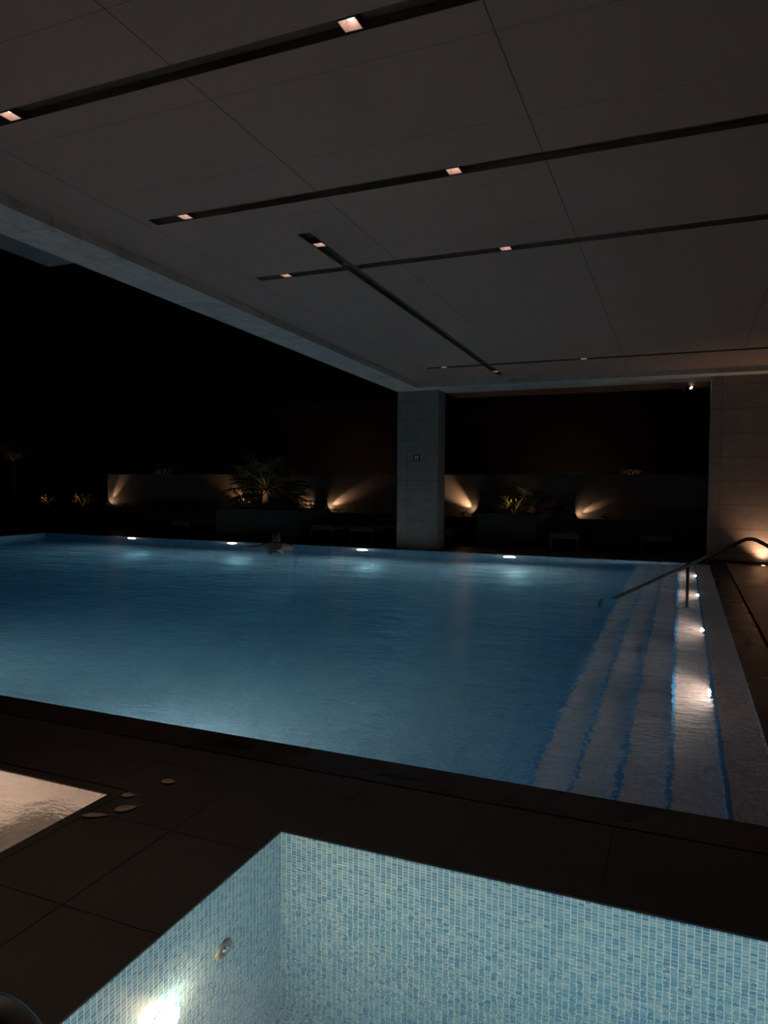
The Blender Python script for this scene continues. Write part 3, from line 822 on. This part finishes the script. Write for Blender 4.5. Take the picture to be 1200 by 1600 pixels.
# ================================================================== SWIMMER
sk = simple('skin', (.22, .12, .075), .5); hair = simple('dark_hair', (.015, .01, .008), .6)
P = empty('person', (-8.5, 13.95, -DEPTH)); P.scale = (1.09, 1.09, 1.09); tag(P, 'person seen from behind standing chest-deep by the far pool edge, one arm held out', 'person')
V = {  # local coordinates, feet at z=0, water at 1.394, facing +Y
 'pelvis': ((0, 0, .82), .15), 'waist': ((0, -.01, .98), .125), 'chest': ((0, .0, 1.18), .15), 'collar': ((0, .01, 1.34), .135), 'neck': ((0, .03, 1.41), .055), 'head0': ((0, .05, 1.47), .075), 'head1': ((0, .045, 1.55), .083), 'head2': ((0, .04, 1.60), .055),
 'shL': ((-.17, 0, 1.345), .085), 'elL': ((-.40, .02, 1.305), .045), 'wrL': ((-.63, .03, 1.29), .030), 'haL': ((-.71, .035, 1.292), .032),
 'shR': ((.18, 0, 1.335), .085), 'elR': ((.30, .12, 1.30), .045), 'wrR': ((.20, .34, 1.33), .030), 'haR': ((.15, .41, 1.34), .032),
 'hipL': ((-.09, 0, .76), .095), 'knL': ((-.11, .02, .44), .06), 'anL': ((-.12, -.01, .08), .04), 'toL': ((-.13, .13, .035), .032),
 'hipR': ((.09, 0, .76), .095), 'knR': ((.11, .03, .44), .06), 'anR': ((.12, 0, .08), .04), 'toR': ((.13, .14, .035), .032)}
E_ = [('pelvis', 'waist'), ('waist', 'chest'), ('chest', 'collar'), ('collar', 'neck'), ('neck', 'head0'), ('head0', 'head1'), ('head1', 'head2'),
      ('collar', 'shL'), ('shL', 'elL'), ('elL', 'wrL'), ('wrL', 'haL'), ('collar', 'shR'), ('shR', 'elR'), ('elR', 'wrR'), ('wrR', 'haR'),
      ('pelvis', 'hipL'), ('hipL', 'knL'), ('knL', 'anL'), ('anL', 'toL'), ('pelvis', 'hipR'), ('hipR', 'knR'), ('knR', 'anR'), ('anR', 'toR')]
for s_, hx in (('L', Vector((-.71, .035, 1.292))), ('R', Vector((.15, .41, 1.34)))):
    dirv = Vector((-1, .05, 0)).normalized() if s_ == 'L' else Vector((-.5, .85, .1)).normalized()
    sd = dirv.cross(Vector((0, 0, 1))).normalized()
    for k, (off, ln) in enumerate(((-.032, .065), (-.011, .08), (.011, .085), (.032, .075))):
        a = hx + dirv * .035 + sd * off; nm = 'f%s%d' % (s_, k)
        V[nm + 'a'] = (tuple(a), .010); V[nm + 'b'] = (tuple(a + dirv * ln * .5 + Vector((0, 0, -.004))), .0088); V[nm + 'c'] = (tuple(a + dirv * ln + Vector((0, 0, -.014))), .0075)
        E_ += [('ha' + s_, nm + 'a'), (nm + 'a', nm + 'b'), (nm + 'b', nm + 'c')]
    a = hx + sd * -.035 - dirv * .01; V['t%sa' % s_] = (tuple(a), .012); V['t%sb' % s_] = (tuple(a + dirv * .04 - sd * .03), .010)
    E_ += [('ha' + s_, 't%sa' % s_), ('t%sa' % s_, 't%sb' % s_)]
names = list(V); me = bpy.data.meshes.new('body')
me.from_pydata([V[n][0] for n in names], [(names.index(a), names.index(b_)) for a, b_ in E_], [])
me.materials.append(sk)
body = bpy.data.objects.new('body', me); COL.objects.link(body); body.parent = P
md = body.modifiers.new('skin', 'SKIN'); md.use_smooth_shade = True
for i, n in enumerate(names):
    me.skin_vertices[0].data[i].radius = (V[n][1], V[n][1] * (.78 if n in ('pelvis', 'waist', 'chest', 'collar') else 1))
    me.skin_vertices[0].data[i].use_root = (n == 'pelvis')
body.modifiers.new('sub', 'SUBSURF').levels = 2; body.modifiers['sub'].render_levels = 2
bm = bmesh.new(); mt = Matrix.Translation((0, .035, 1.545)) @ Matrix.Diagonal((.088, .100, .105, 1))
bmesh.ops.create_icosphere(bm, subdivisions=3, radius=1, matrix=mt)
bmesh.ops.delete(bm, geom=[v for v in bm.verts if v.co.y > .09 and v.co.z < 1.59 or v.co.z < 1.47], context='VERTS')
hr = obj('hair', bm, hair, P, smooth=True); sm = hr.modifiers.new('t', 'SOLIDIFY'); sm.thickness = .008
bm = bmesh.new(); lathe(bm, [(.155, .70), (.165, .78), (.158, .88), (.145, .93)], 24)
for v in bm.verts: v.co.y *= .8
sw = obj('swim_shorts', bm, simple('swimwear', (.02, .025, .05), .7), P, smooth=True); sw.modifiers.new('t', 'SOLIDIFY').thickness = .01
